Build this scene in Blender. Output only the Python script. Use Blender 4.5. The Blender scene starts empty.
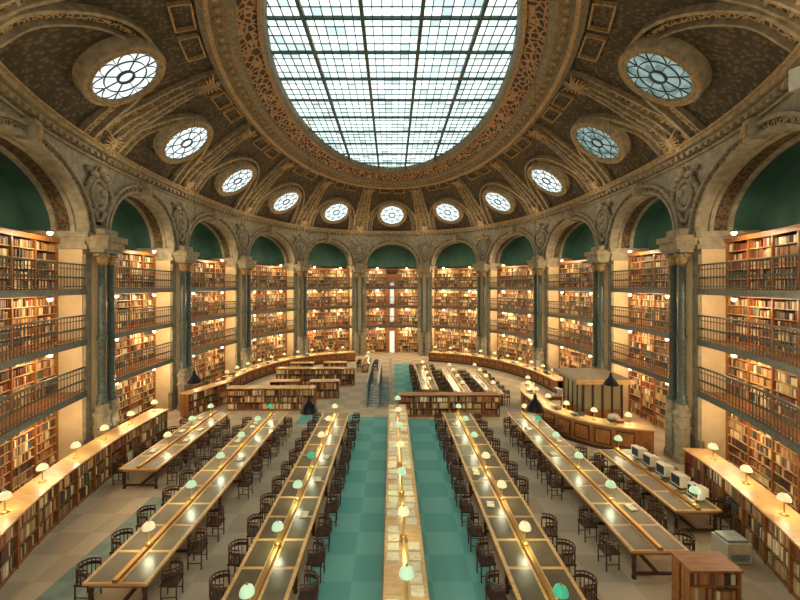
import bpy, math, random
import numpy as np
from mathutils import Vector, Matrix
random.seed(3); rng=np.random.default_rng(3)
SC=bpy.context.scene
SC.view_settings.view_transform='Standard'

# ---------------------------------------------------------------- materials
def mat(name,c1,c2=None,rough=.6,metal=0,scale=4,bump=0,emit=None,es=0,tex='noise',spec=.4,detail=4,vec='Object',lo=.35,hi=.65,vscale=(1,1,1)):
    m=bpy.data.materials.new(name); m.use_nodes=True
    nt=m.node_tree; N=nt.nodes; L=nt.links
    b=N['Principled BSDF']
    b.inputs['Roughness'].default_value=rough; b.inputs['Metallic'].default_value=metal
    b.inputs['Specular IOR Level'].default_value=spec
    b.inputs['Base Color'].default_value=(*c1,1)
    if c2 is not None or bump:
        if vec=='suv':
            at=N.new('ShaderNodeAttribute'); at.attribute_name='suv'; src=at.outputs['Vector']
        else:
            tc=N.new('ShaderNodeTexCoord'); src=tc.outputs[vec]
        mp=N.new('ShaderNodeMapping'); mp.inputs['Scale'].default_value=vscale
        L.new(src,mp.inputs['Vector']); src=mp.outputs['Vector']
        if tex=='noise':
            t=N.new('ShaderNodeTexNoise'); t.inputs['Scale'].default_value=scale; t.inputs['Detail'].default_value=detail; out=t.outputs['Fac']
        elif tex=='voronoi':
            t=N.new('ShaderNodeTexVoronoi'); t.inputs['Scale'].default_value=scale; out=t.outputs['Distance']
        elif tex=='edge':
            t=N.new('ShaderNodeTexVoronoi'); t.feature='DISTANCE_TO_EDGE'; t.inputs['Scale'].default_value=scale; out=t.outputs['Distance']
        elif tex=='checker':
            t=N.new('ShaderNodeTexChecker'); t.inputs['Scale'].default_value=scale; out=t.outputs['Fac']
        L.new(mp.outputs['Vector'],t.inputs['Vector'])
        if c2 is not None:
            r=N.new('ShaderNodeValToRGB'); r.color_ramp.elements[0].color=(*c1,1); r.color_ramp.elements[1].color=(*c2,1)
            r.color_ramp.elements[0].position=lo; r.color_ramp.elements[1].position=hi
            L.new(out,r.inputs['Fac']); L.new(r.outputs['Color'],b.inputs['Base Color'])
        if bump:
            bp=N.new('ShaderNodeBump'); bp.inputs['Strength'].default_value=bump; bp.inputs['Distance'].default_value=.05
            L.new(out,bp.inputs['Height']); L.new(bp.outputs['Normal'],b.inputs['Normal'])
    if emit:
        b.inputs['Emission Color'].default_value=(*emit,1); b.inputs['Emission Strength'].default_value=es
    return m
def srgb(r,g,b):
    f=lambda c:((c/255)/12.92 if c/255<=.04045 else ((c/255+.055)/1.055)**2.4)
    return (f(r),f(g),f(b))
M={}
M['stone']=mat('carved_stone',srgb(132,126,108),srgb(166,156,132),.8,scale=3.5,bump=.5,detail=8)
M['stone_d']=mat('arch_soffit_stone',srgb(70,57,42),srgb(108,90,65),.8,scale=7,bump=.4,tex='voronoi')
M['plaster']=mat('warm_plaster',srgb(206,184,144),srgb(218,198,158),.8,scale=2)
M['green']=mat('green_paint',srgb(48,84,74),srgb(56,94,84),.7,scale=1.5)
M['iron']=mat('green_iron',srgb(70,84,82),srgb(94,108,104),.45,.2,scale=8)
M['steel']=mat('skylight_bars',srgb(58,78,76),None,.5)
M['gold']=mat('aged_bronze',srgb(142,116,76),srgb(190,158,106),.6,.1,scale=9,bump=.4)
M['vault']=mat('vault_damask',srgb(112,97,71),srgb(66,59,45),.8,scale=5.5,tex='voronoi',vec='suv',lo=.15,hi=.55,bump=.5)
M['rib']=mat('rib_moulding',srgb(128,115,90),srgb(166,150,118),.7,scale=4,bump=.4,detail=8)
M['ribpanel']=mat('rib_panel_ornament',srgb(174,144,94),srgb(56,48,36),.7,scale=6,tex='edge',vec='Object',lo=.02,hi=.2,bump=.4)
M['mould']=mat('ring_moulding',srgb(140,130,104),srgb(106,98,77),.6,scale=6,bump=.2)
M['scroll']=mat('ring_scrollwork',srgb(180,142,98),srgb(50,39,30),.6,scale=3.2,tex='edge',vec='suv',lo=.05,hi=.16,bump=.5)
M['wood']=mat('oak_wood',srgb(168,112,62),srgb(136,86,45),.4,scale=3,tex='noise',vscale=(1,6,1))
M['woodl']=mat('light_oak',srgb(218,178,120),srgb(196,152,94),.4,scale=3,vscale=(1,5,1))
M['woodd']=mat('dark_walnut',srgb(86,56,36),srgb(60,40,27),.4,scale=5)
M['inlay']=mat('leather_inlay',srgb(74,64,42),srgb(94,82,54),.35,scale=2,spec=.5)
M['brass']=mat('brass',srgb(190,150,80),None,.3,.8)
M['carpet']=mat('beige_carpet',srgb(206,188,158),srgb(190,173,146),.95,scale=1,tex='checker',lo=0,hi=1)
M['teal']=mat('teal_carpet',srgb(120,182,172),srgb(104,169,161),.95,scale=1,tex='checker',lo=0,hi=1)
M['teal2']=mat('grey_green_carpet',srgb(146,160,148),srgb(130,148,138),.95,scale=2,tex='checker',lo=0,hi=1)
M['shade']=mat('opaline_glass',srgb(190,225,195),None,.3,emit=srgb(190,228,185),es=.55)
M['shadeg']=mat('green_glass',srgb(60,180,140),None,.3,emit=srgb(80,200,150),es=.35)
M['shadew']=mat('cream_glass',srgb(230,226,185),None,.3,emit=srgb(245,234,180),es=.6)
M['bulb']=mat('lamp_bulb',(1,.85,.6),None,.4,emit=(1,.84,.55),es=12)
M['black']=mat('black_metal',srgb(26,26,26),None,.4,.3)
M['paper']=mat('paper',srgb(236,226,196),srgb(214,202,168),.8,scale=9)
M['grey']=mat('brushed_steel',srgb(136,150,150),srgb(166,178,174),.4,.2)
M['beige']=mat('beige_plastic',srgb(215,208,190),None,.5)
M['screen']=mat('monitor_screen',srgb(40,60,70),None,.2)
M['roof']=mat('kiosk_roof_felt',srgb(130,120,98),srgb(146,134,112),.7)
M['glassg']=mat('kiosk_glass',srgb(150,140,110),None,.1)
M['door']=mat('lit_vestibule',(.8,.9,.85),None,.5,emit=(.8,.95,.88),es=.6)
def emis_glass(name,c1,c2,strength,sx,sy):
    m=bpy.data.materials.new(name); m.use_nodes=True; N=m.node_tree.nodes; L=m.node_tree.links
    for n in list(N): N.remove(n)
    o=N.new('ShaderNodeOutputMaterial'); e=N.new('ShaderNodeEmission'); e.inputs['Strength'].default_value=strength
    tc=N.new('ShaderNodeTexCoord'); sn=N.new('ShaderNodeVectorMath'); sn.operation='SNAP'; sn.inputs[1].default_value=(sx,sy,50)
    wn=N.new('ShaderNodeTexWhiteNoise'); r=N.new('ShaderNodeValToRGB')
    r.color_ramp.elements[0].color=(*c1,1); r.color_ramp.elements[1].color=(*c2,1); r.color_ramp.elements[1].position=.6
    L.new(tc.outputs['Object'],sn.inputs[0]); L.new(sn.outputs[0],wn.inputs['Vector']); L.new(wn.outputs['Value'],r.inputs['Fac'])
    L.new(r.outputs['Color'],e.inputs['Color']); L.new(e.outputs[0],o.inputs['Surface']); return m
M['sky']=emis_glass('skylight_glass',(.34,.43,.43),(.8,1,.95),2.1,.4,.6)
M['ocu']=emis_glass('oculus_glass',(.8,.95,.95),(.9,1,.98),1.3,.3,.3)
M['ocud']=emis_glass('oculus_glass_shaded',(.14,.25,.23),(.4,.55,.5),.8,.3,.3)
m=bpy.data.materials.new('book_spines'); m.use_nodes=True
at=m.node_tree.nodes.new('ShaderNodeAttribute'); at.attribute_name='bcol'
m.node_tree.links.new(at.outputs['Color'],m.node_tree.nodes['Principled BSDF'].inputs['Base Color'])
m.node_tree.nodes['Principled BSDF'].inputs['Roughness'].default_value=.6
M['book']=m
MN=list(M.keys()); 

# ---------------------------------------------------------------- mesh builder
class MB:
    def __init__(s): s.v=[];s.f=[];s.m=[];s.sm=[];s.n=0;s.c=[];s.uv=[];s.hc=False;s.hu=False
    def add(s,v,f,mt,smooth=False,col=None,uv=None):
        b=s.n; v=[tuple(float(q) for q in p) for p in v]; s.v+=v; s.n+=len(v)
        s.f+=[tuple(int(i)+b for i in q) for q in f]; s.m+=[mt]*len(f); s.sm+=[smooth]*len(f)
        if col is not None: s.hc=True; s.c+=[tuple(q) for q in col]
        else: s.c+=[(0,0,0,1)]*len(v)
        if uv is not None: s.hu=True; s.uv+=[tuple(q) for q in uv]
        else: s.uv+=[(0,0,0)]*len(v)
    def obj(s,name,parent=None,loc=None):
        me=bpy.data.meshes.new(name); me.from_pydata(s.v,[],s.f)
        used=sorted(set(s.m),key=MN.index)
        for k in used: me.materials.append(M[k])
        ix={k:i for i,k in enumerate(used)}
        me.polygons.foreach_set('material_index',[ix[k] for k in s.m])
        me.polygons.foreach_set('use_smooth',s.sm)
        if s.hc:
            a=me.attributes.new('bcol','FLOAT_COLOR','POINT'); a.data.foreach_set('color',np.array(s.c,dtype=np.float32).ravel())
        if s.hu:
            a=me.attributes.new('suv','FLOAT_VECTOR','POINT'); a.data.foreach_set('vector',np.array(s.uv,dtype=np.float32).ravel())
        me.update()
        return inst(name,me,loc,parent=parent)
    def mesh(s):
        o=s.obj('t'); me=o.data; bpy.data.objects.remove(o); return me
def inst(name,me,loc=None,rot=0,parent=None,mtx=None,scale=None):
    o=bpy.data.objects.new(name,me); SC.collection.objects.link(o)
    if mtx is not None: o.matrix_world=mtx
    else:
        if loc: o.location=loc
        o.rotation_euler[2]=rot
        if scale: o.scale=scale
    if parent: o.parent=parent
    return o
BF=[(0,3,2,1),(4,5,6,7),(0,1,5,4),(1,2,6,5),(2,3,7,6),(3,0,4,7)]
def box(mb,x0,x1,y0,y1,z0,z1,mt):
    mb.add([(x0,y0,z0),(x1,y0,z0),(x1,y1,z0),(x0,y1,z0),(x0,y0,z1),(x1,y0,z1),(x1,y1,z1),(x0,y1,z1)],BF,mt)
def lathe(mb,c,prof,mt,seg=12,smooth=True,sx=1,sy=1):
    v=[];f=[]
    for r,z in prof:
        for i in range(seg):
            a=2*math.pi*i/seg; v.append((c[0]+r*sx*math.cos(a),c[1]+r*sy*math.sin(a),c[2]+z))
    for j in range(len(prof)-1):
        for i in range(seg):
            f.append((j*seg+i,j*seg+(i+1)%seg,(j+1)*seg+(i+1)%seg,(j+1)*seg+i))
    mb.add(v,f,mt,smooth)
def tube(mb,p0,p1,r,mt,seg=6,r1=None):
    p0=Vector(p0);p1=Vector(p1);d=(p1-p0).normalized(); a=d.orthogonal().normalized(); b=d.cross(a); r1=r if r1 is None else r1
    v=[];f=[]
    for p,rr in((p0,r),(p1,r1)):
        for i in range(seg):
            t=2*math.pi*i/seg; v.append(p+rr*(math.cos(t)*a+math.sin(t)*b))
    for i in range(seg): f.append((i,(i+1)%seg,seg+(i+1)%seg,seg+i))
    f.append(tuple(range(seg))[::-1]); f.append(tuple(range(seg,2*seg)))
    mb.add(v,f,mt,seg>5)
def ball(mb,c,r,mt,sx=1,sy=1,sz=1,seg=10):
    prof=[(max(r*math.sin(math.pi*i/6),.001),-r*sz*math.cos(math.pi*i/6)) for i in range(7)]
    lathe(mb,c,prof,mt,seg,True,sx,sy)
def make_path(P):
    P=np.array(P,float); d=np.r_[0,np.cumsum(np.hypot(*np.diff(P,axis=0).T))]
    T=np.gradient(P,d,axis=0); T/=np.linalg.norm(T,axis=1)[:,None]
    Nn=np.c_[-T[:,1],T[:,0]]
    def F(s,n,z):
        s,n,z=np.broadcast_arrays(np.asarray(s,float),n,z)
        x=np.interp(s,d,P[:,0]);y=np.interp(s,d,P[:,1]);nx=np.interp(s,d,Nn[:,0]);ny=np.interp(s,d,Nn[:,1])
        return np.stack([x+n*nx,y+n*ny,z*np.ones_like(x)],-1)
    return F,d[-1],d
def smooth_path(pts,n=60):
    pts=np.array(pts,float); tt=np.linspace(0,len(pts)-1,n); out=[]
    for q in tt:
        i=min(int(q),len(pts)-2); u=q-i
        p0=pts[max(i-1,0)];p1=pts[i];p2=pts[i+1];p3=pts[min(i+2,len(pts)-1)]
        out.append(.5*((2*p1)+(-p0+p2)*u+(2*p0-5*p1+4*p2-p3)*u*u+(-p0+3*p1-3*p2+p3)*u**3))
    return np.array(out)
def fbox(mb,F,s0,s1,n0,n1,z0,z1,mt,seg=None):
    if seg is None: seg=max(1,int(abs(s1-s0)/.5))
    ss=np.linspace(s0,s1,seg+1)
    Vv=np.stack([F(ss,n0,z0),F(ss,n1,z0),F(ss,n1,z1),F(ss,n0,z1)],1).reshape(-1,3)
    f=[(0,1,2,3)]
    for i in range(seg):
        a=4*i;b=a+4
        for j in range(4): f.append((a+j,b+j,b+(j+1)%4,a+(j+1)%4))
    e=4*seg; f.append((e+3,e+2,e+1,e)); mb.add(Vv,f,mt)
PAL=np.array([srgb(*c) for c in [(140,92,58),(170,120,78),(116,76,50),(212,180,130),(236,216,168),(90,70,54),(146,66,46),(192,148,98),(86,94,76),(242,230,194),(130,100,74),(202,170,122),(76,60,46),(154,124,90),(100,60,44),(222,196,148),(98,104,98),(180,154,116)]])
def books(mb,F,s0,s1,n0,depth,z0,rowh,wmin=.045,wmax=.1):
    w=rng.uniform(wmin,wmax,int((s1-s0)/((wmin+wmax)/2)*1.3)+3)
    e=np.r_[0,np.cumsum(w)]+s0; k=np.searchsorted(e,s1)-1
    if k<1: return
    l=e[:k];r=e[1:k+1]-.004
    run=np.cumsum(rng.random(k)<.16); ci=rng.integers(0,len(PAL),run.max()+1)[run]
    rnd=rng.random(k)<.35; ci[rnd]=rng.integers(0,len(PAL),rnd.sum())
    hh=rng.uniform(.66,.92,run.max()+1)[run]*rowh*rng.uniform(.95,1.03,k)
    nf=n0+rng.uniform(0,.04,k)
    keep=rng.random(k)>.04; l,r,ci,hh,nf=l[keep],r[keep],ci[keep],hh[keep],nf[keep]; k=len(l)
    if k<1: return
    nb=n0+depth; z1=z0+hh
    Vv=np.stack([F(l,nf,z0),F(r,nf,z0),F(r,nf,z1),F(l,nf,z1),F(l,nb,z0),F(r,nb,z0),F(r,nb,z1),F(l,nb,z1)],1).reshape(-1,3)
    base=np.arange(k)[:,None,None]*8
    fc=(np.array([(0,1,2,3),(3,2,6,7),(0,3,7,4),(1,5,6,2)])[None]+base).reshape(-1,4)
    col=PAL[ci]*rng.uniform(.75,1.15,(k,1)); col=np.repeat(np.c_[col,np.ones(k)],8,axis=0)
    mb.add(Vv,fc,'book',col=col)

# ---------------------------------------------------------------- hall geometry
CY=23.5
def sup(phi,a,b,p):
    s,c=np.sin(phi),np.cos(phi); k=(np.abs(s)**p+np.abs(c)**p)**(-1/p)
    return a*s*k, CY+b*c*k
PH=np.linspace(-math.pi,math.pi,4001)
X,Y=sup(PH,13.0,20.1,2.4)
W0,LT,dtab=make_path(np.c_[X,Y]); SZ=np.interp(0,PH,dtab)
def W(s,n,z): return W0(np.asarray(s,float)+SZ,n,z)
def s2phi(s): return np.interp(np.asarray(s,float)+SZ,dtab,PH)
pos=PH>=0; U=X[pos]/Y[pos]*400; S=dtab[pos]-SZ
lim=np.argmax(Y[pos]<13)
cols=[float(np.interp(u,U[:lim],S[:lim])) for u in (33,92,150,213,296)]
cols+= [cols[-1]+9.0, cols[-1]+15.6]
COL=[-c for c in cols[::-1]]+cols
COLV=COL[2:-2]        # column lines carrying free-standing iron columns
ZS=9.6; ZT=13.2; RISE=2.5; PW=.8
NS=.95; NBK=2.1
ST=np.array([(0,13.0,20.1,13.2,2.4),(.15,12.5,19.6,13.95,2.4),(.3,11.85,19.0,14.65,2.38),(.42,11.15,18.35,15.2,2.35),(.6,10.2,17.5,16.0,2.25),(.8,9.2,16.6,16.75,2.15),(1,8.3,15.9,17.25,2.08)])
def V(s,t,n=0):
    s,t,n=np.broadcast_arrays(np.asarray(s,float),np.asarray(t,float),np.asarray(n,float))
    def raw(s,t):
        g=lambda i:np.interp(t,ST[:,0],ST[:,i]); x,y=sup(s2phi(s),g(1),g(2),g(4)); return np.stack([x,y,g(3)],-1)
    P=raw(s,t)
    ds=raw(s+.05,t)-raw(s-.05,t); tt=np.clip(t,.02,.98); dt=raw(s,tt+.02)-raw(s,tt-.02)
    nn=np.cross(dt,ds); nn/=np.linalg.norm(nn,axis=-1)[...,None]
    ctr=np.array([0,CY,8.0])-P; sg=np.sign((nn*ctr).sum(-1))[...,None]
    return P+nn*sg*n[...,None]
def strip4(mb,Q,mt):
    n=len(Q[0]); Vv=np.stack(Q,1).reshape(-1,3); f=[]
    for i in range(n-1):
        a=4*i;b=a+4
        for j in range(4): f.append((a+j,b+j,b+(j+1)%4,a+(j+1)%4))
    mb.add(Vv,f,mt)
def vribbon(mb,A,B,n0,n1,mt):
    A=np.array(A);B=np.array(B)
    strip4(mb,[V(A[:,0],A[:,1],n0),V(A[:,0],A[:,1],n1),V(B[:,0],B[:,1],n1),V(B[:,0],B[:,1],n0)],mt)

# floor
mb=MB(); box(mb,-18,18,-1,48,-.2,0,'carpet'); mb.obj('floor')
mb=MB()
box(mb,-2.1,-.25,5,22.6,0,.012,'teal'); box(mb,.8,2.55,5,22.2,0,.012,'teal'); box(mb,0.2,1.6,23.4,38,0,.012,'teal')
box(mb,-5.2,-1.8,21.4,23,0,.01,'teal'); box(mb,-8.4,-7.1,8,14,0,.012,'teal2'); box(mb,7.9,8.3,6,16,0,.012,'teal2')
mb.obj('carpet_runner')

# arcade walls
mb=MB(); arch=MB()
for i in range(13):
    sa,sb=COL[i],COL[i+1]; sc=(sa+sb)/2; r=(sb-sa)/2-PW
    al=np.linspace(math.pi,0,41); xs=sc+r*np.cos(al); zs=ZS+RISE*np.sin(al)
    xx=np.r_[sa,sa+PW/2,xs,sb-PW/2,sb]; zz=np.r_[ZS,ZS,zs,ZS,ZS]
    lo=W(xx,0,zz); hi=W(xx,0,ZT+.05); n=len(xx)
    mb.add(np.r_[lo,hi],[(j,j+1,n+j+1,n+j) for j in range(n-1)],'stone')
    m_=len(xs)
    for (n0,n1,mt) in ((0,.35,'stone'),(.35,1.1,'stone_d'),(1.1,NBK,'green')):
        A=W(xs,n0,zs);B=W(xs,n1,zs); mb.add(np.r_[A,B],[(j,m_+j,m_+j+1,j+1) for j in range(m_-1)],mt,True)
    bs=np.linspace(sa+.3,sb-.3,9)
    A=W(bs,NBK,0);B=W(bs,NBK,9.25);C=W(bs,NBK,12.6)
    mb.add(np.r_[A,B],[(j,j+1,9+j+1,9+j) for j in range(8)],'plaster'); mb.add(np.r_[B,C],[(j,j+1,9+j+1,9+j) for j in range(8)],'green')
    if i in (0,12): continue
    for (ra,rb,nn,mt) in ((0,.12,-.16,'stone'),(.12,.32,-.09,'ribpanel'),(.32,.44,-.2,'stone')):
        q=[]
        for (rr,rz) in ((r+ra,RISE+ra),(r+rb,RISE+rb)):
            for nz in (.02,nn): q.append(W(sc+rr*np.cos(al),nz,ZS+rz*np.sin(al)))
        strip4(arch,[q[0],q[1],q[3],q[2]],mt)
    for nn in (.3,1.0):
        strip4(arch,[W(sc+(r-d)*np.cos(al),nn+w_,ZS+(RISE-d)*np.sin(al)) for d,w_ in((0,0),(.1,0),(.1,.16),(0,.16))],'stone')
    fbox(arch,W,sc-.2,sc+.2,-.38,.1,ZS+RISE-.1,ZS+RISE+.6,'stone',1)
    fbox(arch,W,sc-.13,sc+.13,-.46,.1,ZS+RISE+.05,ZS+RISE+.42,'gold',1)
for c in COL:
    fbox(mb,W,c-PW,c+PW,0.08,NBK,0,ZS,'plaster',2)
    fbox(mb,W,c-PW,c+PW,.02,.2,0,1.1,'stone',2)
    for d in (-.55,.55): fbox(mb,W,c+d-.2,c+d+.2,-.02,.2,1.1,8.7,'stone',1)
    fbox(mb,W,c-PW-.06,c+PW+.06,-.1,NBK,8.9,9.1,'stone',2)
    fbox(mb,W,c-PW-.02,c+PW+.02,-.02,NBK,9.1,9.4,'stone',2)
    fbox(mb,W,c-PW-.12,c+PW+.12,-.18,NBK,9.4,9.62,'stone',2)
mb.obj('wall_arcade'); arch.obj('trim_archivolts')
mb=MB(); a,b=COL[0],COL[-1]
for (n0,z0,z1,mt) in ((-.1,12.72,12.82,'stone'),(-.22,13.0,13.1,'stone'),(-.42,13.1,13.26,'rib'),(-.5,13.26,13.34,'gold')):
    fbox(mb,W,a,b,n0,.3,z0,z1,mt,160)
for q in np.arange(a,b,.42): fbox(mb,W,q,q+.2,-.3,.05,12.84,13.0,'rib',1)
mb.obj('trim_cornice')

# ceiling vault
mb=MB(); ns,nt_=360,28
s=np.linspace(-SZ+.001,LT-SZ-.001,ns); t=np.linspace(0,1,nt_); SS,TT=np.meshgrid(s,t,indexing='ij')
P=V(SS,TT,0).reshape(-1,3); uv=np.stack([SS,TT*6.2,0*SS],-1).reshape(-1,3)
mb.add(P,[(i*nt_+j,(i+1)*nt_+j,(i+1)*nt_+j+1,i*nt_+j+1) for i in range(ns-1) for j in range(nt_-1)],'vault',True,uv=uv)
mb.obj('ceiling')
mb=MB(); seg=240; ph=np.linspace(0,2*math.pi,seg+1)
RG=[(8.3,15.9,17.25,'mould'),(8.35,15.95,16.95,'mould'),(8.1,15.7,16.88,'gold'),(7.95,15.55,16.98,'mould'),(7.85,15.45,17.2,'mould'),(7.5,15.1,17.28,'gold'),(7.4,15.0,17.2,'mould'),(7.2,14.8,17.3,'mould'),(7.15,14.75,17.45,'scroll'),(6.85,14.45,17.75,'scroll'),(6.4,14.0,18.0,'mould'),(6.38,13.98,17.88,'gold'),(6.2,13.8,17.86,'mould'),(6.1,13.65,18.05,'mould'),(6.0,13.5,18.4,'mould')]
for k in range(len(RG)-1):
    pts=[]
    for q in (RG[k],RG[k+1]):
        p=2.08 if q[0]>7.3 else 2.0; x,y=sup(ph,q[0],q[1],p); pts.append(np.c_[x,y,np.full(seg+1,q[2])])
    al_=np.linspace(0,68,seg+1); uv=np.r_[np.c_[al_,np.full(seg+1,k*.45),0*al_],np.c_[al_,np.full(seg+1,k*.45+.45),0*al_]]
    mb.add(np.r_[pts[0],pts[1]],[(j,j+1,seg+1+j+1,seg+1+j) for j in range(seg)],RG[k][3],True,uv=uv)
for j in range(150):
    a=2*math.pi*j/150; x,y=sup(np.array([a]),7.68,15.28,2.08); ball(mb,(x[0],y[0],17.2),.12,'gold',seg=6)
mb.obj('trim_skylight_ring')

# ribs and lunettes
mb=MB()
allc=list(COL)
full=LT-2*COL[-1]
allc.append(COL[-1]+full/2)
tl=np.linspace(0,1,25)
OT=lambda i:{6:.42,5:.46,4:.43}.get(abs(i-6),.4)
for c in allc:
    for (d0,d1,n1,mt) in ((-.95,-.8,.2,'rib'),(-.35,-.22,.26,'rib'),(.22,.35,.26,'rib'),(.8,.95,.2,'rib'),(-.8,.8,.1,'ribpanel')):
        k=1-.35*tl
        vribbon(mb,np.c_[c+d0*k,tl],np.c_[c+d1*k,tl],-.05,n1,mt)
    for tq in np.arange(.06,.98,.1):
        vribbon(mb,[(c-.8,tq),(c-.8,tq+.015)],[(c+.8,tq),(c+.8,tq+.015)],0,.17,'rib')
for i in range(13):
    sa,sb=COL[i],COL[i+1]; sc=(sa+sb)/2; w=(sb-sa)/2
    al=np.linspace(0,math.pi,33)
    we=min(w,3.8)
    for (R,wd,n1,mt) in ((w*.80,.16,.24,'rib'),(w*.72,.2,.12,'ribpanel'),(w*.64,.1,.2,'rib')):
        f=lambda q:np.c_[sc+q*np.cos(al),.22+(q*we/w*.92)/6.2*np.sin(al)]
        A=f(R);B=f(R-wd); A=np.r_[[[A[0,0],.0]],A,[[A[-1,0],.0]]];B=np.r_[[[B[0,0],.0]],B,[[B[-1,0],.0]]]
        vribbon(mb,A,B,-.05,n1,mt)
    for (x0,x1,t0,t1) in ((-.62,-.08,.80,.95),(.08,.62,.80,.95)):
        ww=w*.8; a0,a1=sc+x0*ww,sc+x1*ww; h=.07
        for A,B in (([(a0,t0),(a0,t1)],[(a0+h,t0),(a0+h,t1)]),([(a1-h,t0),(a1-h,t1)],[(a1,t0),(a1,t1)]),([(a0,t0),(a1,t0)],[(a0,t0+.012),(a1,t0+.012)]),([(a0,t1-.012),(a1,t1-.012)],[(a0,t1),(a1,t1)])):
            vribbon(mb,A,B,0,.14,'gold')
    for a in np.linspace(.25,math.pi-.25,9):
        c0,s0_=math.cos(a),math.sin(a)
        p0=(sc+1.6*c0,OT(i)+1.6/6.2*s0_); p1=(sc+w*.6*c0,.24+we*.58/6.2*s0_)
        if p1[1]>p0[1]: vribbon(mb,[p0,p1],[(p0[0]+.06,p0[1]),(p1[0]+.06,p1[1])],0,.08,'gold')
for tq in (.02,.97): 
    q=np.linspace(COL[0],COL[-1],200); vribbon(mb,np.c_[q,q*0+tq],np.c_[q,q*0+tq+.02],0,.2,'rib')
mb.obj('trim_vault_ribs')

# oculi
def frame(P,ex,nz):
    nz=Vector(nz).normalized(); ex=Vector(ex); ex=(ex-nz*ex.dot(nz)).normalized(); ey=nz.cross(ex)
    return Matrix(((ex.x,ey.x,nz.x,P[0]),(ex.y,ey.y,nz.y,P[1]),(ex.z,ey.z,nz.z,P[2]),(0,0,0,1)))
def oculus(glass):
    mb=MB(); R=1.24
    lathe(mb,(0,0,0),[(.001,0),(R,0)],glass,32,False)
    lathe(mb,(0,0,0),[(R-.04,-.3),(R-.04,.06),(R+.02,.1),(R+.1,.1),(R+.14,.04),(R+.22,.1),(R+.32,.06),(R+.34,-.5)],'rib',32)
    lathe(mb,(0,0,0),[(R+.13,.05),(R+.17,.13),(R+.22,.05)],'gold',32)
    lathe(mb,(0,0,0),[(.26,.0),(.26,.07),(.34,.07),(.34,.0)],'steel',16)
    lathe(mb,(0,0,0),[(R*.62,.0),(R*.62,.04),(R*.65,.04),(R*.65,.0)],'steel',32)
    for k in range(8):
        a=k*math.pi/4
        tube(mb,(.3*math.cos(a),.3*math.sin(a),.03),(R*math.cos(a),R*math.sin(a),.03),.024,'black',4)
        b=a+math.pi/8; pts=[]
        for q in range(9):
            th=-math.pi/2+math.pi*q/8; rr=R*.70+.24*math.cos(th)*1.3; tt=b+th/(math.pi/2)*math.pi/8*.85
            pts.append((rr*math.cos(tt),rr*math.sin(tt),.03))
        for p,q in zip(pts[:-1],pts[1:]): tube(mb,p,q,.02,'black',4)
    return mb.mesh()
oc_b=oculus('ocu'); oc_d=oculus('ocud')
for i in range(13):
    k=i-6; sc=(COL[i]+COL[i+1])/2
    if abs(k)==5: sc-=.85*(1 if k>0 else -1)
    P=V(sc,OT(i),.42); ex=V(sc+.3,.4)-V(sc-.3,.4); nz=V(sc,.4,1)-V(sc,.4,0)
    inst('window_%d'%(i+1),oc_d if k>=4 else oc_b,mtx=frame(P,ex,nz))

# skylight
mb=MB(); n=96
vs=[(6.0*math.sin(2*math.pi*i/n),13.5*math.cos(2*math.pi*i/n),0) for i in range(n)]
mb.add(vs,[tuple(range(n))],'sky')
def barx(x,w,h):
    y=13.5*math.sqrt(max(0,1-(x/6)**2))
    if y>.2: box(mb,x-w/2,x+w/2,-y,y,-.1-h,-.02,'steel')
def bary(y,w,h):
    x=6*math.sqrt(max(0,1-(y/13.5)**2))
    if x>.2: box(mb,-x,x,y-w/2,y+w/2,-.06-h,-.02,'steel')
for i in range(-14,15): barx(i*.4,.035 if (i+3)%6 else .15,0 if (i+3)%6 else .14)
for i in range(-22,23): bary(i*.6,.035 if i%4 else .13,0 if i%4 else .08)
mb.obj('window_skylight',loc=(0,CY,18.4))

# spandrel cartouche
mb=MB()
ball(mb,(0,0,0),.36,'stone',1,1.3,.5,14)
lathe(mb,(0,0,0),[(.42,0),(.46,.12),(.54,.12),(.56,0)],'stone',20,sx=1,sy=1.25)
ball(mb,(0,.05,.2),.16,'stone',1,1.25,.8)
for sx in (-1,1):
    for a in range(9):
        t=a/8; ball(mb,(sx*(.55+.4*math.sin(t*3)),.55-1.3*t,.06),.13-.05*t,'stone',seg=8)
    ball(mb,(sx*.42,.78,.1),.2,'stone',1.3,.8,.7); ball(mb,(sx*.75,.98,.06),.15,'stone',1.3,.7,.7)
    for a in range(5): ball(mb,(sx*.1*a,-.75-.12*(4-a),.05),.1,'stone',seg=8)
ball(mb,(0,.95,.14),.2,'stone',1,1.2,.9)
lathe(mb,(0,.95,.02),[(.3,0),(.33,.08),(.27,.1)],'gold',10)
car=mb.mesh()
mb=MB()
ball(mb,(0,0,.05),.3,'rib',1,1.6,.6); ball(mb,(0,.55,.12),.17,'rib',1,1.1,1)
for sx in (-1,1):
    for a in range(6): tube(mb,(sx*.15,.25-.12*a,.1),(sx*(1.0-.09*a),.55-.28*a,.08),.09,'gold',6,.03)
    tube(mb,(sx*.12,-.4,.05),(sx*.3,-.95,.05),.1,'rib',6,.04)
eag=mb.mesh()
for c in COLV:
    P=W(c,-.08,11.3); ex=W(c+.3,0,0)-W(c-.3,0,0); nz=W(c,-1,0)-W(c,0,0)
    m_=frame(P,-ex,nz)
    if (m_.to_3x3()@Vector((0,1,0))).z<0: m_=m_@Matrix.Rotation(math.pi,4,'Z')
    inst('carved_cartouche',car,mtx=m_)
    for tq,sc_ in ((.1,.7),(.86,.75)):
        P=V(c,tq,.3); ex=V(c+.3,tq)-V(c-.3,tq); nz=V(c,tq,1)-V(c,tq,0); m_=frame(P,ex,nz)
        if (m_.to_3x3()@Vector((0,1,0))).z<0: m_=m_@Matrix.Rotation(math.pi,4,'Z')
        inst('bronze_eagle_ornament',eag,mtx=m_@Matrix.Scale(sc_,4))

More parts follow.
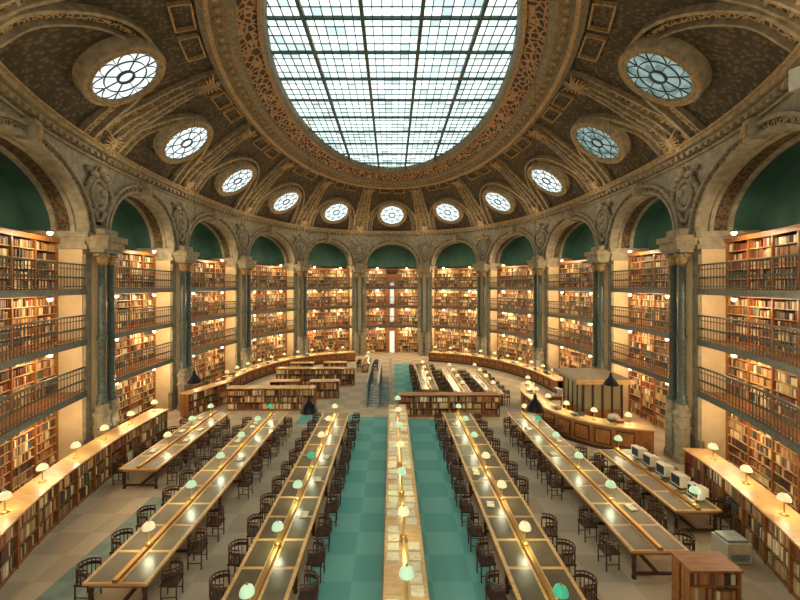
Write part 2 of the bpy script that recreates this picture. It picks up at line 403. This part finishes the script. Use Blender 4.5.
# columns
mb=MB()
prof=[(.34,0),(.34,.25),(.28,.3),(.28,1.9),(.33,2.0),(.33,2.1),(.24,2.2),(.26,2.35),(.2,2.45)]
lathe(mb,(0,0,0),prof,'stone',8,False)
lathe(mb,(0,0,0),[(.2,2.45),(.23,2.55),(.17,2.65),(.2,2.75),(.155,2.85),(.15,5.1),(.19,5.15),(.19,5.3),(.15,5.35),(.135,8.2),(.17,8.24),(.13,8.3),(.14,8.35),(.2,8.5),(.18,8.55),(.27,8.75),(.27,8.8)],'iron',14)
lathe(mb,(0,0,0),[(.16,8.3),(.2,8.4),(.23,8.5),(.2,8.56),(.28,8.7)],'gold',10)
for k in range(8):
    a=k*math.pi/4; ball(mb,(.24*math.cos(a),.24*math.sin(a),8.68),.07,'gold',seg=6); ball(mb,(.27*math.cos(a),.27*math.sin(a),1.5),.08,'stone',seg=6)
box(mb,-.3,.3,-.3,.3,8.8,8.92,'stone')
colm=mb.mesh()
for c in COLV:
    for d in (-.34,.34):
        P=W(c+d,-.42,0); inst('iron_column',colm,loc=tuple(P))
mb=MB()
for c in COLV: fbox(mb,W,c-.7,c+.7,-.8,.1,8.92,9.25,'stone',2); fbox(mb,W,c-.78,c+.78,-.88,.1,9.25,9.5,'rib',2); fbox(mb,W,c-.5,c+.5,-.6,0,9.5,9.8,'stone',1)
mb.obj('trim_column_entablature')

# bays
LV=[0,3.1,5.2,7.25]; TOPS=[2.9,5.0,7.05,9.2]
def point(name,P,energy,col,par,rad=.06):
    l=bpy.data.lights.new(name,'POINT'); l.energy=energy; l.color=col; l.shadow_soft_size=rad
    o=bpy.data.objects.new(name,l); SC.collection.objects.link(o); o.location=tuple(P); o.parent=par; return o
for i in range(13):
    sa,sb=COL[i]+PW,COL[i+1]-PW; k=i-6
    fl=MB(); rl=MB(); sh=MB(); bk=MB(); lp=MB()
    for li,(z0,z1) in enumerate(zip(LV,TOPS)):
        if li:
            fbox(fl,W,sa,sb,-.05,NS+.4,z0-.16,z0,'wood'); fbox(fl,W,sa,sb,-.11,-.03,z0-.2,z0+.03,'iron')
            fbox(rl,W,sa,sb,-.05,.02,z0+.97,z0+1.03,'iron'); fbox(rl,W,sa,sb,-.03,0,z0+.12,z0+.15,'iron'); fbox(rl,W,sa,sb,-.03,0,z0+.8,z0+.83,'iron')
            nb=int((sb-sa)/.19)
            for q in range(nb+1):
                x=sa+(sb-sa)*q/nb; fbox(rl,W,x-.01,x+.01,-.026,-.004,z0,z0+.97,'iron',1)
                if q<nb:
                    xm=x+(sb-sa)/nb/2; fbox(rl,W,xm-.05,xm+.05,-.025,-.005,z0+.44,z0+.52,'iron',1)
        segs=[(sa+.03,sb-.03)] if k else [(sa+.03,-.62),(.62,sb-.03)]
        for (x0,x1) in segs:
            nu=max(1,round((x1-x0)/1.25)); rows=round((z1-z0-.1)/.36); rh=(z1-z0-.12)/rows
            fbox(sh,W,x0,x1,NS+.4,NS+.46,z0,z1,'woodd')
            for q in range(nu+1):
                x=x0+(x1-x0)*q/nu; fbox(sh,W,x-.035,x+.035,NS,NS+.42,z0,z1,'wood',1)
            for r_ in range(rows+1): fbox(sh,W,x0,x1,NS+.03,NS+.42,z0+.04+r_*rh,z0+.07+r_*rh,'woodl')
            fbox(sh,W,x0,x1,NS-.06,NS+.46,z1-.08,z1+.04,'wood')
            for r_ in range(rows):
                for q in range(nu):
                    a0=x0+(x1-x0)*q/nu+.04;a1=x0+(x1-x0)*(q+1)/nu-.04
                    books(bk,W,a0,a1,NS+.05,.25,z0+.07+r_*rh,rh-.03)
    fbox(sh,W,sa,sb,NS-.1,NBK,9.24,9.3,'wood')
    fl.obj('gallery_floor'); rl.obj('gallery_railing'); so=sh.obj('wall_bookshelf'); bk.obj('books',parent=so)
    pts=[]
    for li,z1 in enumerate(TOPS):
        for fx in (.22,.78):
            x=sa+(sb-sa)*fx; z=z1-.05 if li<3 else 9.42
            P=W(x,.3,z)
            if li<3: tube(lp,W(x,.3,z+.14),P,.02,'brass',5)
            else: tube(lp,W(x,1.0,9.3),P,.02,'brass',5)
            lathe(lp,tuple(P),[(.03,.05),(.14,-.03),(.15,-.05)],'brass',8); ball(lp,(P[0],P[1],P[2]-.08),.085,'bulb',seg=8)
            pts.append((W(x,.2,z-.25),li))
    lo=lp.obj('gallery_lamps')
    if abs(k)<6:
        for P,li in pts: point('bulb_light',P,90 if li else 84,(1,.75,.44),lo)

# added uplights along the cornice, invented to brighten the vault
for c in COL[1:-1]:
    mb=MB()
    P=W(c,-.62,13.36); lathe(mb,tuple(P),[(.05,0),(.1,.04),(.14,.14),(.12,.14),(.06,.05)],'gold',10); lathe(mb,tuple(P),[(.001,.1),(.11,.1)],'bulb',10)
    o=mb.obj('added_vault_uplight'); point('vault_fill_light',W(c,-1.6,13.0),30,(1,.82,.58),o,.3)

# central door
mb=MB(); fbox(mb,W,-.22,.22,1.0,1.05,3.4,7.8,'door',2); fbox(mb,W,-.45,.45,1.0,1.05,0,2.4,'door',2)
for x in (-.58,.26): fbox(mb,W,x,x+.32,.85,1.2,0,8.6,'wood',1)
fbox(mb,W,-.58,.58,.8,1.2,7.8,8.7,'wood',1)
for z in (2.4,5.1,7.1): fbox(mb,W,-.58,.58,.9,1.06,z,z+.35,'wood',1)
mb.obj('door_1')

# ---------------------------------------------------------------- furniture
def straight(x0,y0,x1,y1):
    F,L,_=make_path([(x0,y0),((x0+x1)/2,(y0+y1)/2),(x1,y1)]); return F,L
def bookcase(name,F,s0,s1,h,depth,rows,top='woodl',both=True,n0=0,frame_='wood'):
    mb=MB(); bk=MB(); rh=(h-.14)/rows
    fbox(mb,F,s0,s1,n0+.03,n0+depth-.03,0,.1,frame_); fbox(mb,F,s0-.04,s1+.04,n0-.05,n0+depth+.05,h-.05,h,top)
    fbox(mb,F,s0,s1,n0+depth/2-.02,n0+depth/2+.02,.1,h-.05,'woodd')
    L=s1-s0; nu=max(1,round(L/1.0))
    for q in range(nu+1):
        x=s0+L*q/nu; fbox(mb,F,x-.025,x+.025,n0,n0+depth,0,h-.05,frame_,1)
    for r in range(rows): 
        if r: fbox(mb,F,s0,s1,n0+.02,n0+depth-.02,.1+r*rh-.02,.1+r*rh,frame_)
        for q in range(nu):
            a,b=s0+L*q/nu+.03,s0+L*(q+1)/nu-.03
            books(bk,F,a,b,n0+.04,depth/2-.08,.1+r*rh,rh-.03)
            if both:
                G=lambda s,n,z:F(s,2*n0+depth-np.asarray(n),z); books(bk,G,a,b,n0+.04,depth/2-.08,.1+r*rh,rh-.03)
    o=mb.obj(name); bk.obj('books',parent=o); return o
F,L,_=make_path(smooth_path([(-8.3,6.6),(-9.5,9.7),(-10.25,12),(-10.75,14.8),(-10.95,17),(-10.95,19.6)])); FL=F;LL=L
bookcase('curved_low_bookcase',F,0.1,L-.1,1.4,.75,3,'woodl')
F,L,_=make_path(smooth_path([(10.85,14.9),(10.65,13.5),(10.25,11.8),(9.6,9.7),(8.4,6.6)])); FR=F;LR=L
bookcase('curved_low_bookcase',F,0.1,L-.1,1.4,.75,3,'woodl')

def lampmesh(sh,h=.42):
    mb=MB(); lathe(mb,(0,0,0),[(.1,0),(.1,.02),(.05,.04),(.02,.06),(.015,h),(.03,h+.01),(.02,h+.04)],'brass',10)
    lathe(mb,(0,0,0),[(.15,h-.03),(.147,h+.02),(.115,h+.09),(.06,h+.135),(.02,h+.15)],sh,16)
    lathe(mb,(0,0,0),[(.02,h+.145),(.03,h+.165),(.005,h+.2)],'brass',8)
    return mb.mesh()
LM=[lampmesh('shade'),lampmesh('shadew'),lampmesh('shadeg')]; LMT=[lampmesh('shade',.62),lampmesh('shadew',.62)]
LC=(1,.98,.68)
def lamp(x,y,z,kind=0,tall=False,en=5,col=LC):
    me=(LMT[kind%2] if tall else LM[kind]); o=inst('desk_lamp',me,(x,y,z))
    if en: point('lamp_light',(0,0,(.62 if tall else .42)-.07),en,col,o,.05)
    return o
mb=MB()
box(mb,-.2,.2,-.2,.2,.42,.46,'woodd')
for sx in(-.18,.16):
    for sy in(-.18,.18): tube(mb,(sx+.01,sy,0),(sx+.01,sy,.43),.018,'woodd',6)
a_=np.linspace(math.pi*.5,math.pi*1.5,9); pr=[(.0+.23*math.cos(q),.22*math.sin(q)) for q in a_]
pr=[(.13,.22)]+pr+[(.13,-.22)]
for p,q in zip(pr[:-1],pr[1:]):
    for z in (.70,.74,.82) : tube(mb,(p[0],p[1],z),(q[0],q[1],z),.02,'woodd',5)
    tube(mb,(p[0],p[1],.45),(p[0],p[1],.82),.012,'woodd',5)
for sy in(.22,-.22): tube(mb,(.13,sy,.45),(.13,sy,.7),.016,'woodd',5)
for sy in(.17,-.17): tube(mb,(-.17,sy,.15),(.17,sy,.15),.012,'woodd',5)
CH=mb.mesh()
def chair(x,y,rot): inst('reading_chair',CH,(x,y,0.013),rot+random.uniform(-.12,.12))

def table(x0,x1,y0,y1,name='reading_table'):
    mb=MB(); xm=(x0+x1)/2
    box(mb,x0,x1,y0,y1,.72,.78,'woodl'); box(mb,x0+.08,x1-.08,y0+.08,y1-.08,.62,.72,'wood')
    n=max(1,round((y1-y0)/1.05)); d=(y1-y0)/n
    for i in range(n):
        for a,b in ((x0+.09,xm-.13),(xm+.13,x1-.09)):
            box(mb,a,b,y0+i*d+.05,y0+(i+1)*d-.05,.781,.785,'inlay')
    box(mb,xm-.06,xm+.06,y0,y1,.78,.85,'wood'); box(mb,xm-.045,xm+.045,y0,y1,.85,.86,'brass')
    m2=max(1,round((y1-y0)/2.1))
    for i in range(m2+1):
        y=y0+.12+(y1-y0-.24)*i/m2
        for x in (x0+.12,x1-.12):
            lathe(mb,(x,y,0),[(.05,0),(.06,.05),(.035,.12),(.055,.3),(.04,.45),(.065,.55),(.06,.63)],'woodd',8)
        box(mb,x0+.12,x1-.12,y-.03,y+.03,.1,.16,'woodd')
    box(mb,xm-.04,xm+.04,y0+.12,y1-.12,.1,.16,'woodd')
    return mb.obj(name)
LY=[8.0,10.15,12.3,14.4,16.4,18.4,20.3]
mb=MB(); box(mb,-.17,.17,-.12,.12,0,.01,'woodd')
for s_ in (-1,1):
    xs_=[0,.05,.1,.16]; zs_=[.02,.045,.04,.02]
    v=[(s_*a,yy,zz) for a,zz in zip(xs_,zs_) for yy in (-.11,.11)]+[(s_*a,yy,.01) for a in (0,.16) for yy in(-.11,.11)]
    mb.add(v,[(0,1,3,2),(2,3,5,4),(4,5,7,6),(6,7,11,10),(0,2,4,6,10,8),(1,9,11,7,5,3)],'paper')
OB=mb.mesh()
for ti,(x0,x1,y0,y1) in enumerate([(-9.9,-8.5,14.5,21),(-6.9,-5.45,8.9,20.9),(-3.6,-2.2,7.3,20.9),(2.65,4.1,7.3,20.9),(6.0,7.45,10,20.9)]):
    table(x0,x1,y0,y1); xm=(x0+x1)/2
    for j,y in enumerate(LY):
        if y0+.2<y<y1: lamp(xm,y,.86,(0,1,0,2,1,0,1,0)[(j*3+ti)%8],en=18)
    for q in range(5): inst('open_book',OB,(random.choice((x0+.33,x1-.33)),random.uniform(y0+.5,y1-.5),.786),math.pi/2+random.uniform(-.3,.3))
    y=y0+.55
    while y<y1-.3:
        for sx,r in ((x0-.24,0),(x1+.24,math.pi)):
            if random.random()<.93: chair(sx+random.uniform(-.08,0)*(1 if r==0 else -1),y,r)
        y+=1.15
mb=MB(); box(mb,-.1,.68,7.3,21.6,0,.1,'woodd'); box(mb,-.14,.72,7.3,21.6,.1,.94,'wood'); box(mb,-.18,.76,7.25,21.65,.94,1.0,'woodl')
box(mb,.25,.33,7.3,21.6,1.0,1.1,'brass')
for y in np.arange(7.5,21.3,.36):
    for a,b in((-.12,.2),(.38,.7)):
        if random.random()<.85:
            j=random.uniform(-.02,.02); box(mb,a+j,b+j-.04,y,y+.28,1.0,1.0+random.uniform(.012,.05),'paper')
for y in np.arange(7.4,21.3,1.0):
    for x,xx in ((-.16,-.14),(.72,.74)): box(mb,x,xx,y+.05,y+.9,.2,.85,'woodl')
mb.obj('periodical_display_bench')
for j,y in enumerate(LY): lamp(.29,y-.1,1.101,(0,1)[j%2],True,en=12)

table(8.35,9.75,11.8,16.2,'computer_desk')
def monitor(x,y,z,rot):
    mb=MB(); box(mb,-.2,.02,-.22,.22,.06,.42,'beige'); box(mb,-.38,-.2,-.15,.15,.1,.36,'beige'); box(mb,.02,.03,-.18,.18,.1,.38,'screen')
    lathe(mb,(-.15,0,0),[(.14,0),(.14,.02),(.06,.03),(.05,.07)],'beige',10); box(mb,.1,.24,-.2,.2,0,.03,'beige')
    o=mb.obj('crt_monitor',loc=(x,y,z)); o.rotation_euler[2]=rot
for y in (12.45,13.2,13.95,14.7,15.4): monitor(9.37,y,.787,math.pi+.05)
for y in (12.2,13.3,14.4,15.5): chair(8.08,y,0); chair(10.02,y,math.pi)
lamp(9.05,11.95,.86,0,en=12); lamp(9.05,16.0,.86,0,en=12)
mb=MB(); box(mb,8.9,9.55,10.6,11.15,0.03,.55,'beige'); box(mb,8.95,9.5,10.65,11.1,.55,.62,'grey'); box(mb,8.98,9.47,10.585,10.6,.1,.28,'grey'); box(mb,8.98,9.47,10.585,10.6,.32,.5,'paper')
for x in (8.93,9.45): box(mb,x,x+.06,10.65,10.7,0,.03,'black'); box(mb,x,x+.06,11.05,11.1,0,.03,'black')
mb.obj('laser_printer')
F,L=straight(6.5,8.75,7.65,8.75); bookcase('small_bookcase',F,0,L,1.2,.55,3,'wood')

F,L=straight(-9.8,23.7,-4.6,23.7); bookcase('low_bookcase',F,0,L,1.35,.6,3,'woodl')
F,L=straight(.35,22.6,6.1,22.6); bookcase('low_bookcase',F,0,L,1.25,.6,3,'wood')
F,L=straight(-8.6,29.6,-2.8,29.6); bookcase('low_bookcase',F,0,L,1.3,.6,3,'woodl')
F,L=straight(-11.4,22.4,-10.2,25.6); bookcase('low_bookcase',F,0,L,1.35,.6,3,'woodl')
for x,a in ((-8,26.2),(-5.4,26.2),(-8.3,32.4),(-5.6,32.6)):
    F,L=straight(x,a,x+1.9,a+.1); bookcase('low_bookcase',F,0,L,1.15,.6,2,'woodl')
for (x0,x1,y0,y1) in ((1.9,3.0,25.6,34),(3.9,5.0,24.5,32.5),(5.9,6.9,24.5,31.5),(-2.6,-1.7,34,37)):
    table(x0,x1,y0,y1); y=y0+.8
    while y<y1: lamp((x0+x1)/2,y,.86,1,en=16); y+=1.9
    for y in np.arange(y0+.6,y1-.3,1.2): chair(x0-.25,y,0); chair(x1+.25,y,math.pi)
mb=MB()
for x in (-1.55,-.85,-.12):
    box(mb,x-.05,x+.05,24.4,32.5,0,.12,'iron'); box(mb,x-.07,x+.07,24.4,32.5,1.45,1.52,'grey')
    for y in np.arange(24.4,32.6,.9): box(mb,x-.05,x+.05,y-.04,y+.04,0,1.5,'grey')
    for y in np.arange(24.5,32.2,.9): box(mb,x-.02,x+.02,y,y+.78,.2,1.35,'grey')
for i in range(9): box(mb,-1.5,-.17,24.6+i*.45,25.05+i*.45,0,.05+.04*i,'grey')
mb.obj('access_gates')

def counter(name,pts,h=1.1,dep=.75):
    F,L,_=make_path(smooth_path(pts)); mb=MB()
    fbox(mb,F,0,L,0,.12,0,h,'wood',40); fbox(mb,F,0,L,-.12,dep,h,h+.07,'woodl',40); fbox(mb,F,0,L,-.04,.1,0,.14,'woodd',40); fbox(mb,F,0,L,dep-.2,dep-.07,0,h,'woodd',40)
    for q in np.arange(.1,L-.8,.9): fbox(mb,F,q,q+.7,-.03,.01,.25,h-.15,'woodd',2); fbox(mb,F,q+.06,q+.64,-.045,.01,.31,h-.21,'wood',2)
    mb.obj(name)
    lq=list(np.arange(.6,L-.4,1.5))
    for q in lq:
        P=F(q,.35,h+.07); lamp(P[0],P[1],h+.071,1,en=16)
    mb=MB()
    for q in np.arange(.1,L-.5,.35):
        if min(abs(q-l) for l in lq)<.4: continue
        P=F(q,.32,0); a,b=random.uniform(.1,.15),random.uniform(.1,.15); z=h+.071
        for k in range(random.randint(1,4)): box(mb,P[0]-a,P[0]+a,P[1]-b,P[1]+b,z+k*.05,z+.045+k*.05,random.choice(['paper','woodd','wood','green','paper']))
    mb.obj('book_piles')
counter('service_counter',[(8.5,26),(7.8,23.8),(7.95,20.6),(8.9,18.7),(10.3,17.7),(11.4,17.4)])
counter('curved_reading_counter',[(-11.3,27.5),(-10.9,31),(-9.5,34.8),(-7,37.8),(-3.6,39.4)],.85,.9)
counter('curved_reading_counter',[(3.6,39.4),(7,37.8),(9.5,34.8),(10.9,31),(11.3,27.5)],.85,.9)
for (x,y,r) in ((10.0,24.4,math.pi),(10.7,19.5,math.pi*.6)):
    mb=MB(); box(mb,-.5,.5,-.35,.35,.72,.76,'woodl')
    for a in(-.45,.45):
        for b in(-.3,.3): box(mb,a-.03,a+.03,b-.03,b+.03,0,.72,'wood')
    box(mb,-.45,.45,-.3,-.27,.35,.72,'wood')
    o=mb.obj('staff_desk',loc=(x,y,0)); o.rotation_euler[2]=r; monitor(x,y,.761,r)
mb=MB()
x0,x1,y0,y1=9.9,12.0,20.8,23.1
box(mb,x0,x1,y0,y0+.06,0,1.0,'wood');box(mb,x0,x0+.06,y0,y1,0,1.0,'wood');box(mb,x1-.06,x1,y0,y1,0,1.0,'wood');box(mb,x0,x1,y1-.06,y1,0,2.4,'wood')
for x in np.linspace(x0,x1-.1,5): box(mb,x,x+.1,y0-.02,y0+.08,0,2.4,'woodd')
for y in np.linspace(y0,y1-.1,5): box(mb,x0-.02,x0+.08,y,y+.1,0,2.4,'woodd')
box(mb,x0+.02,x1-.02,y0+.02,y0+.03,1.0,2.3,'glassg'); box(mb,x0+.02,x0+.03,y0,y1,1.0,2.3,'glassg')
box(mb,x0-.05,x1+.05,y0-.05,y1+.05,2.3,2.45,'wood'); box(mb,x0-.5,x1+.3,y0-.5,y1+.3,2.45,2.6,'roof'); box(mb,x0-.52,x1+.32,y0-.52,y0-.46,2.4,2.62,'woodl')
mb.obj('attendant_kiosk')
mb=MB(); lathe(mb,(0,0,0),[(.3,0),(.28,.08),(.2,.22),(.11,.32),(.07,.38),(.05,.5),(.02,.55)],'black',16); lathe(mb,(0,0,0),[(.3,0),(.1,-.03),(.001,-.03)],'grey',16)
tube(mb,(0,0,.53),(0,0,13.6),.007,'black',4); PD=mb.mesh()
for x,y,z in ((-2.7,13,3.3),(4.65,13,3.35)): inst('pendant_lamp',PD,(x,y,z))
for x,y,z in ((9.3,17,3.2),(-8.4,17,3.3)): inst('pendant_lamp',PD,(x,y,z),scale=(1,1,.95))
for FF,LL_ in ((FL,LL),(FR,LR)):
    for q in np.arange(1,LL_-.3,1.7):
        P=FF(q,.4,1.4); lamp(P[0],P[1],1.401,1,en=14,col=(1,.88,.6))

w=bpy.data.worlds.new('w'); SC.world=w; w.use_nodes=True
w.node_tree.nodes['Background'].inputs[0].default_value=(1,.97,.83,1); w.node_tree.nodes['Background'].inputs[1].default_value=1.45
cam=bpy.data.cameras.new('cam'); cam.sensor_width=36; cam.lens=18; cam.shift_x=.01; cam.shift_y=-.0175; cam.clip_end=200
co=bpy.data.objects.new('camera',cam); SC.collection.objects.link(co); co.location=(0,0,7.4); co.rotation_euler=(math.pi/2,0,0); SC.camera=co
